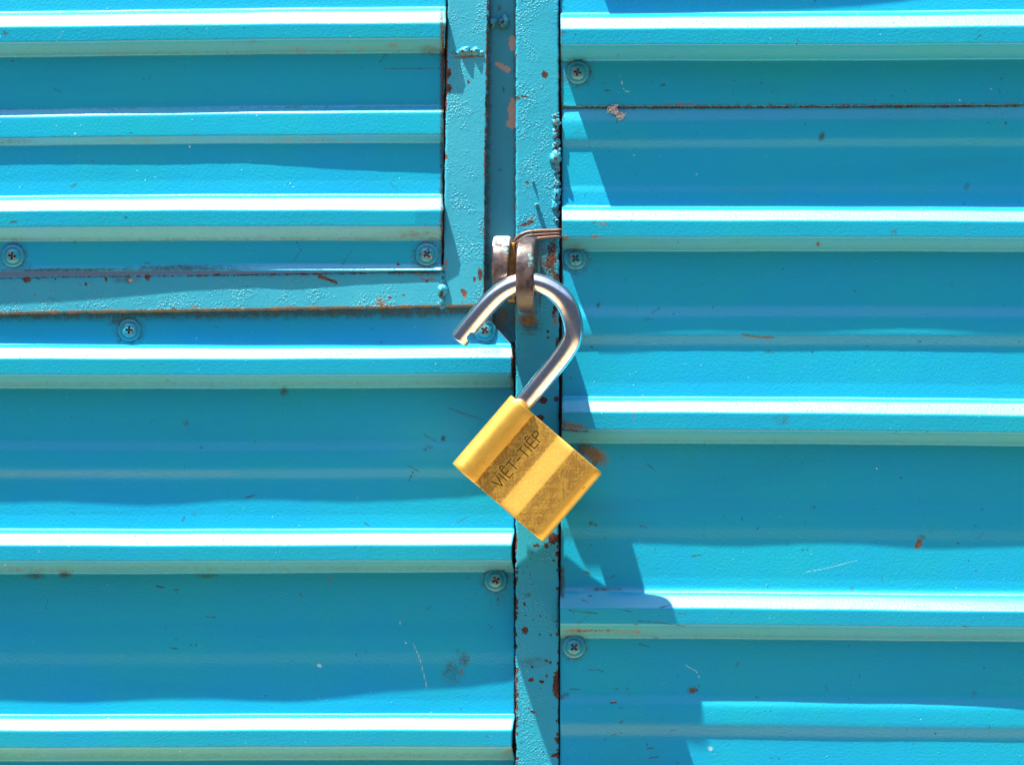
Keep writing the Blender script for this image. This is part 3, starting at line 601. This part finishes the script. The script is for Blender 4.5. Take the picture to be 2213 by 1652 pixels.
# ------------------------------------------------------------------ padlock
lock = empty('padlock', P(1139, 1013, 125))
tag(lock, 'open worn brass padlock with steel shackle hanging tilted from the two lock eyes', 'padlock')
LF = (D - 255 * ZF) / D
TILT = 0.0575                # the body leans towards the wall, the bow stands off
def LP(u, v, d):
    d = d + (98 - v) * TILT + 33
    x = 1104 + 0.759 * u - 0.651 * v; y = 853 + 0.651 * u + 0.759 * v
    return ((x - 1106) * S * LF, -d * ZF * S, (826 - y) * S * LF)
def front_profile():
    pts = []
    for i in range(13):                                    # left rounded bar
        a = math.pi * (1.0 - i / 24.0); pts.append((30 + 30 * math.cos(a), 170 + 40 * math.sin(a)))
    pts += [(37, 209.8), (44, 208.6), (52, 206.3), (60, 203.4), (62.9, 202.2), (63.6, 201.0), (64.0, 196.0), (65.2, 194.4)]
    pts += [(q, 194.2) for q in np.linspace(75, 128, 6)] + [(134, 194.4), (136.5, 195.0)]
    pts += [(q, 195.0 + (q - 136.5) / 43.0 * 17.0) for q in np.linspace(146, 177, 4)] + [(179.5, 211.8), (182, 212.2)]
    pts += [(q, 212.2 - (q - 182) * 0.03) for q in np.linspace(192, 228, 5)]
    for i in range(1, 10):                                 # right rounded edge
        a = math.pi / 2 * (1 - i / 9.0); pts.append((238 + 23 * math.cos(a), 186 + 24.8 * math.sin(a)))
    return pts
fp = front_profile()
back = [(261, 150), (261, 115), (259, 100), (252, 94), (240, 93), (180, 93), (100, 93), (20, 93), (8, 95), (1, 102), (0, 120), (0, 150)]
prof = fp + back; npf = len(prof)
def ring(v, inset):
    cu, cd = 130.0, 153.0
    return [LP(u + (cu - u) * inset / 130.0, v, d + (cd - d) * inset / 60.0) for (u, d) in prof]
vlist = [(0.0, 3.2), (0.5, 1.7), (1.5, 0.6), (3.2, 0.0)] + [(q, 0.0) for q in np.linspace(14, 183, 12)] + [(193.8, 0), (195.5, 0.6), (196.5, 1.7), (197, 3.2)]
V = []; F = []; tarn = []
for (v, ins) in vlist:
    V += ring(v, ins)
    tarn += [1.0 if 64 <= u <= 136 or 181 <= u <= 236 else (0.45 if 136 < u < 181 else 0.12) for (u, d) in prof]
for i in range(len(vlist) - 1):
    for j in range(npf):
        k = (j + 1) % npf; a = i * npf
        F.append([a + j, a + npf + j, a + npf + k, a + k])
F.append(list(range(npf))); F.append([(len(vlist) - 1) * npf + j for j in range(npf)][::-1])
body = obj_np('lock_body', V, F, M_BRASS, lock, mats=[M_BRASS, M_GROOVE], attrs={'tarnish': tarn}, smooth=False)
bm = bmesh.new(); bm.from_mesh(body.data); bmesh.ops.recalc_face_normals(bm, faces=bm.faces[:]); bm.to_mesh(body.data); bm.free()

# lettering: strokes along the channel (reading direction is -v, letter tops towards -u)
def strokes():
    out = []
    def add(pts, x0, w, h):       # letter box: px 0..1 reading, py 0..1 up
        out.append([(x0 + p[0] * w, p[1] * h) for p in pts])
    H = 24.0; x = 0.0
    def E_hat(x, w=13):
        add([(1, 1), (0, 1), (0, 0), (1, 0)], x, w, H); add([(0, .5), (.85, .5)], x, w, H)
        add([(.1, 1.16), (.45, 1.32), (.8, 1.16)], x, w, H); add([(.42, -.22), (.52, -.22)], x, w, H)
    add([(0, 1), (.5, 0), (1, 1)], x, 17, H); x += 23
    add([(0, 0), (0, 1)], x, 1, H); x += 8
    E_hat(x); x += 17
    add([(0, 1), (1, 1)], x, 17, H); add([(.5, 1), (.5, 0)], x, 17, H); x += 23
    add([(0, .45), (1, .45)], x, 9, H); x += 14
    add([(0, 1), (1, 1)], x, 17, H); add([(.5, 1), (.5, 0)], x, 17, H); x += 22
    add([(0, 0), (0, 1)], x, 1, H); x += 8
    E_hat(x); x += 18
    add([(0, 0), (0, 1), (.6, 1), (.9, .93), (1, .78), (.9, .62), (.6, .54), (0, .54)], x, 14, H); x += 14
    return out, x
stk, tw = strokes()
cm = bmesh.new()
def capsule(p, q, r, d0, d1):
    L = math.hypot(q[0] - p[0], q[1] - p[1]); a0 = math.atan2(q[1] - p[1], q[0] - p[0]); ring_ = []
    for i in range(7): a = a0 + math.pi / 2 + math.pi * i / 6; ring_.append((p[0] + r * math.cos(a), p[1] + r * math.sin(a)))
    for i in range(7): a = a0 - math.pi / 2 + math.pi * i / 6; ring_.append((q[0] + r * math.cos(a), q[1] + r * math.sin(a)))
    lo = [cm.verts.new(LP(u, v, d0)) for (u, v) in ring_]; hi = [cm.verts.new(LP(u, v, d1)) for (u, v) in ring_]
    n = len(lo)
    cm.faces.new(lo); cm.faces.new(hi[::-1])
    for i in range(n): cm.faces.new([lo[i], hi[i], hi[(i + 1) % n], lo[(i + 1) % n]])
v_start = 170.0; u_base = 114.0
for s_i, st in enumerate(stk):
    q = [(u_base - py, v_start - px) for (px, py) in st]
    for a, b_ in zip(q[:-1], q[1:]): capsule(a, b_, 1.15, 191.4 + 0.01 * s_i, 202)
bmesh.ops.recalc_face_normals(cm, faces=cm.faces[:])
engrave = cm
cm = bmesh.new(); kq = 0
for st in stk:
    q = [(u_base - py, v_start - px) for (px, py) in st]
    for a, b_ in zip(q[:-1], q[1:]): capsule(a, b_, 1.0, 191.0 - 0.02 * kq, 192.9 + 0.02 * kq); kq += 1
bmesh.ops.recalc_face_normals(cm, faces=cm.faces[:])
LV = [v.co[:] for v in cm.verts]; cm.verts.index_update(); LFc = [[v.index for v in f.verts] for f in cm.faces]; cm.free()
lettering = obj_np('lettering', LV, LFc, M_GROOVE, body, smooth=False)
cm = engrave
cme = bpy.data.meshes.new('cut'); cm.to_mesh(cme); cm.free(); cme.materials.append(M_GROOVE)
cut = bpy.data.objects.new('cut', cme); COL.objects.link(cut)
md = body.modifiers.new('engrave', 'BOOLEAN'); md.operation = 'DIFFERENCE'; md.object = cut; md.solver = 'EXACT'; md.use_self = True
try: md.material_mode = 'TRANSFER'
except Exception: pass
bpy.context.view_layer.update(); bake(body); bpy.data.objects.remove(cut, do_unlink=True)
me = body.data
me.polygons.foreach_set('use_smooth', [True] * len(me.polygons))
try: me.set_sharp_from_angle(angle=math.radians(32))
except Exception as ex: print('sharp', ex)

# shackle
def catmull(pts, n=14):
    P_ = [np.array(p, float) for p in pts]; P_ = [2 * P_[0] - P_[1]] + P_ + [2 * P_[-1] - P_[-2]]; out = []
    for i in range(1, len(P_) - 2):
        for t in np.linspace(0, 1, n, endpoint=False):
            a, b_, c, d = P_[i - 1:i + 3]
            out.append(0.5 * ((2 * b_) + (-a + c) * t + (2 * a - 5 * b_ + 4 * c - d) * t ** 2 + (-a + 3 * b_ - 3 * c + d) * t ** 3))
    out.append(P_[-2]); return np.array(out)
def tube(name, path, r, mat, parent, cap=3.0, sides=28, LFf=None):
    """path of (x, y, d) in drawing units"""
    path = np.array(path, float)
    if LFf: W = np.stack([(path[:, 0] - 1106) * S * LFf, -path[:, 2] * ZF * S, (826 - path[:, 1]) * S * LFf], -1)
    else: W = PV(path[:, 0], path[:, 1], path[:, 2])
    T = np.gradient(W, axis=0); T /= np.linalg.norm(T, axis=1)[:, None]
    ref = np.array([0, -1.0, 0]); V = []; F = []
    Tc = [T[0]] * 3 + list(T[1:-1]) + [T[-1]] * 3
    c = cap * S
    cent = [W[0], W[0] + T[0] * c * .3, W[0] + T[0] * c] + list(W[1:-1]) + [W[-1] - T[-1] * c, W[-1] - T[-1] * c * .3, W[-1]]
    rad = [r * S - c, r * S - c * .3, r * S] + [r * S] * (len(W) - 2) + [r * S, r * S - c * .3, r * S - c]
    for p, t, rr in zip(cent, Tc, rad):
        b1 = np.cross(t, ref)
        if np.linalg.norm(b1) < 1e-3: b1 = np.cross(t, [1, 0, 0])
        b1 /= np.linalg.norm(b1); b2 = np.cross(t, b1)
        for k in range(sides): a = 2 * math.pi * k / sides; V.append(p + rr * (math.cos(a) * b1 + math.sin(a) * b2))
    m = len(cent)
    for i in range(m - 1):
        for k in range(sides):
            k2 = (k + 1) % sides; F.append([i * sides + k, i * sides + k2, (i + 1) * sides + k2, (i + 1) * sides + k])
    F.append(list(range(sides))[::-1]); F.append([(m - 1) * sides + k for k in range(sides)])
    o = obj_np(name, V, F, mat, parent)
    bm = bmesh.new(); bm.from_mesh(o.data); bmesh.ops.recalc_face_normals(bm, faces=bm.faces[:]); bm.to_mesh(o.data); bm.free()
    o.data.polygons.foreach_set('use_smooth', [True] * len(o.data.polygons))
    return o
sp = catmull([(991, 733), (1022, 695), (1057, 653), (1082, 630), (1110, 614), (1136, 608.5), (1163, 611), (1190, 622), (1214, 641), (1230, 667), (1239, 699), (1239, 729), (1225, 757), (1180, 812), (1132, 871), (1115, 892)])
kk = np.exp(-0.5 * (np.arange(-20, 21) / 8.5) ** 2); kk /= kk.sum()
spx = np.pad(sp, ((20, 20), (0, 0)), mode='reflect', reflect_type='odd')
sp = np.stack([np.convolve(spx[:, i], kk, 'valid') for i in (0, 1)], -1)
sh = tube('shackle', [(x, y, LC - ((x - 1104) * -0.651 + (y - 853) * 0.759) * 0.27) for x, y in sp], 21.3, M_CHROME, lock, cap=2.5, sides=40, LFf=LF)
# locking notch near the free end
def box_obj(c, ax, ay, hx, hy, hd, LFf):
    bm = bmesh.new(); vs_ = []
    for sd in (-1, 1):
        for (a, b_) in ((-1, -1), (1, -1), (1, 1), (-1, 1)):
            x = c[0] + ax[0] * a * hx + ay[0] * b_ * hy; y = c[1] + ax[1] * a * hx + ay[1] * b_ * hy
            vs_.append(bm.verts.new(((x - 1106) * S * LFf, -((LC + 5) * ZF + sd * hd) * S, (826 - y) * S * LFf)))
    for f in ((0, 1, 2, 3), (7, 6, 5, 4), (0, 4, 5, 1), (1, 5, 6, 2), (2, 6, 7, 3), (3, 7, 4, 0)): bm.faces.new([vs_[i] for i in f])
    bmesh.ops.recalc_face_normals(bm, faces=bm.faces[:])
    bmesh.ops.bevel(bm, geom=bm.edges[:], offset=2.5 * S, segments=3, affect='EDGES')
    me = bpy.data.meshes.new('cut'); bm.to_mesh(me); bm.free()
    o = bpy.data.objects.new('cut', me); COL.objects.link(o); return o
tx = (0.64, -0.77); ty = (0.77, 0.64)       # along the leg away from the tip, towards the inside of the bow
tip = (991, 733)
cut = box_obj((tip[0] + tx[0] * 21 + ty[0] * 20, tip[1] + tx[1] * 21 + ty[1] * 20), tx, ty, 10, 11, 40, LF)
md = sh.modifiers.new('notch', 'BOOLEAN'); md.operation = 'DIFFERENCE'; md.object = cut; md.solver = 'EXACT'
bpy.context.view_layer.update(); bake(sh); bpy.data.objects.remove(cut, do_unlink=True)
sh.data.polygons.foreach_set('use_smooth', [True] * len(sh.data.polygons))
try: sh.data.set_sharp_from_angle(angle=math.radians(38))
except Exception: pass

# ------------------------------------------------------------------ screws
def lathe(profile, n=48):
    V = []; F = []
    for (r, h) in profile:
        for k in range(n): a = 2 * math.pi * k / n; V.append((r * math.cos(a) * S, -h * S, r * math.sin(a) * S))
    m = len(profile)
    for i in range(m - 1):
        for k in range(n): k2 = (k + 1) % n; F.append([i * n + k, i * n + k2, (i + 1) * n + k2, (i + 1) * n + k])
    F.append(list(range(n))[::-1]); F.append([(m - 1) * n + k for k in range(n)])
    return V, F
def local_obj(name, V, F, mats, parent, smooth=True):
    me = bpy.data.meshes.new(name); me.from_pydata([tuple(v) for v in V], [], F); me.update()
    for m in mats: me.materials.append(m)
    o = bpy.data.objects.new(name, me); COL.objects.link(o); o.parent = parent
    bm = bmesh.new(); bm.from_mesh(me); bmesh.ops.recalc_face_normals(bm, faces=bm.faces[:]); bm.to_mesh(me); bm.free()
    me.polygons.foreach_set('use_smooth', [smooth] * len(me.polygons)); return o
SC_LABEL = ['blue cross head screw near the left border, just above the rail', 'blue screw with scraped cross slot, above the rail close to the stile',
            'blue cross head screw in the flat band below the rail, far from the padlock', 'rusty screw half hidden behind the free end of the shackle',
            'dull screw in the lower left sheet, beside the post below the padlock', 'blue screw above the brown seam, right of the post',
            'screw with rusty cross slot right of the lock eyes, beside the post', 'shiny ringed screw with dark slot, lowest one right of the post']
scr = empty('screw', (0, 0, 0))
V, F = lathe([(24.5, -1), (24.5, 2.2), (23.9, 3.4), (22.6, 4.1), (19, 4.9), (17.2, 5.1), (15.5, 5.0)])
local_obj('washer_flange', V, F, [M_SCREW], scr)
V, F = lathe([(16.6, 3.0), (16.4, 6.0), (15.4, 7.8), (13, 9.4), (9.5, 10.6), (5, 11.2), (1.5, 11.4)])
head = local_obj('screw_head', V, F, [M_SCREW, M_RECESS], scr)
cb = bmesh.new()
for ang in (0, math.pi / 2):
    lo = []; hi = []
    for (a, b_) in ((-1, -1), (1, -1), (1, 1), (-1, 1)):
        def rot(px, pz): return (px * math.cos(ang) - pz * math.sin(ang), px * math.sin(ang) + pz * math.cos(ang))
        x, z = rot(a * 5.5, b_ * 1.7); lo.append(cb.verts.new((x * S, -(4.0 + ang * .01) * S, z * S)))
        x, z = rot(a * 10.2, b_ * 2.7); hi.append(cb.verts.new((x * S, -16 * S, z * S)))
    cb.faces.new(lo); cb.faces.new(hi[::-1])
    for i in range(4): cb.faces.new([lo[i], hi[i], hi[(i + 1) % 4], lo[(i + 1) % 4]])
bmesh.ops.recalc_face_normals(cb, faces=cb.faces[:])
cme = bpy.data.meshes.new('cut'); cb.to_mesh(cme); cb.free(); cme.materials.append(M_RECESS)
cut = bpy.data.objects.new('cut', cme); COL.objects.link(cut)
md = head.modifiers.new('x', 'BOOLEAN'); md.operation = 'DIFFERENCE'; md.object = cut; md.solver = 'EXACT'; md.use_self = True
try: md.material_mode = 'TRANSFER'
except Exception: pass
bpy.context.view_layer.update(); bake(head); bpy.data.objects.remove(cut, do_unlink=True)
try: head.data.set_sharp_from_angle(angle=math.radians(35))
except Exception: pass
ROT = [8, 50, 4, 35, 62, 10, 38, 47]
for i, (x, y, d) in enumerate(SCREWS):
    if i == 0: o = scr
    else:
        o = scr.copy(); COL.objects.link(o)
        for ch in list(scr.children):
            c = ch.copy(); COL.objects.link(c); c.parent = o
    o.location = P(x, y, d + 0.8); o.rotation_euler = (math.radians(random.uniform(-3.5, 3.5)), math.radians(ROT[i]), math.radians(random.uniform(-3.5, 3.5)))
    tag(o, SC_LABEL[i], 'screw', 'cross head screws fixing the sheets')

# ------------------------------------------------------------------ binding wire round the post above the eye
wire = empty('binding_wire', P(1160, 508, PF))
tag(wire, 'rusty brown strands of wire bent round the post above the lock eyes', 'wire')
for k, (y0, dy, r) in enumerate(((497, 0, 3.6), (504, 5, 3.2), (511, 10, 3.4))):
    pts = catmull([(1209, y0, 40), (1210, y0, PF + 3), (1190, y0 + 1, PF + 4), (1160, y0 + 2 + k, PF + 5), (1135, y0 + 6 + k * 1.2, PF + 6), (1118, y0 + 16 + k * 2, PF + 4), (1110 + k * 1.5, y0 + 30, PF - 10), (1109 + k, y0 + 42, PF - 40)], 8)
    tube('strand', pts, r, M_WIRE, wire, cap=0.8, sides=12)

# ------------------------------------------------------------------ lint caught on the seam
lint = empty('lint_tuft', P(1332, 236, V0 + 4))
tag(lint, 'small fluffy pinkish tuft of lint caught on the brown seam', 'lint')
rl = random.Random(3)
for q in range(3):
    cx, cy = [(1324, 236), (1332, 244), (1341, 250)][q]
    pts = [(cx + rl.gauss(0, 5.5), cy + rl.gauss(0, 4), V0 + 5 + rl.gauss(0, 2.5)) for _ in range(26)]
    tube('fibre', catmull(pts, 5), 0.75, M_LINT, lint, cap=0.2, sides=6)

for m in bpy.data.meshes:
    if m.users == 0: bpy.data.meshes.remove(m)
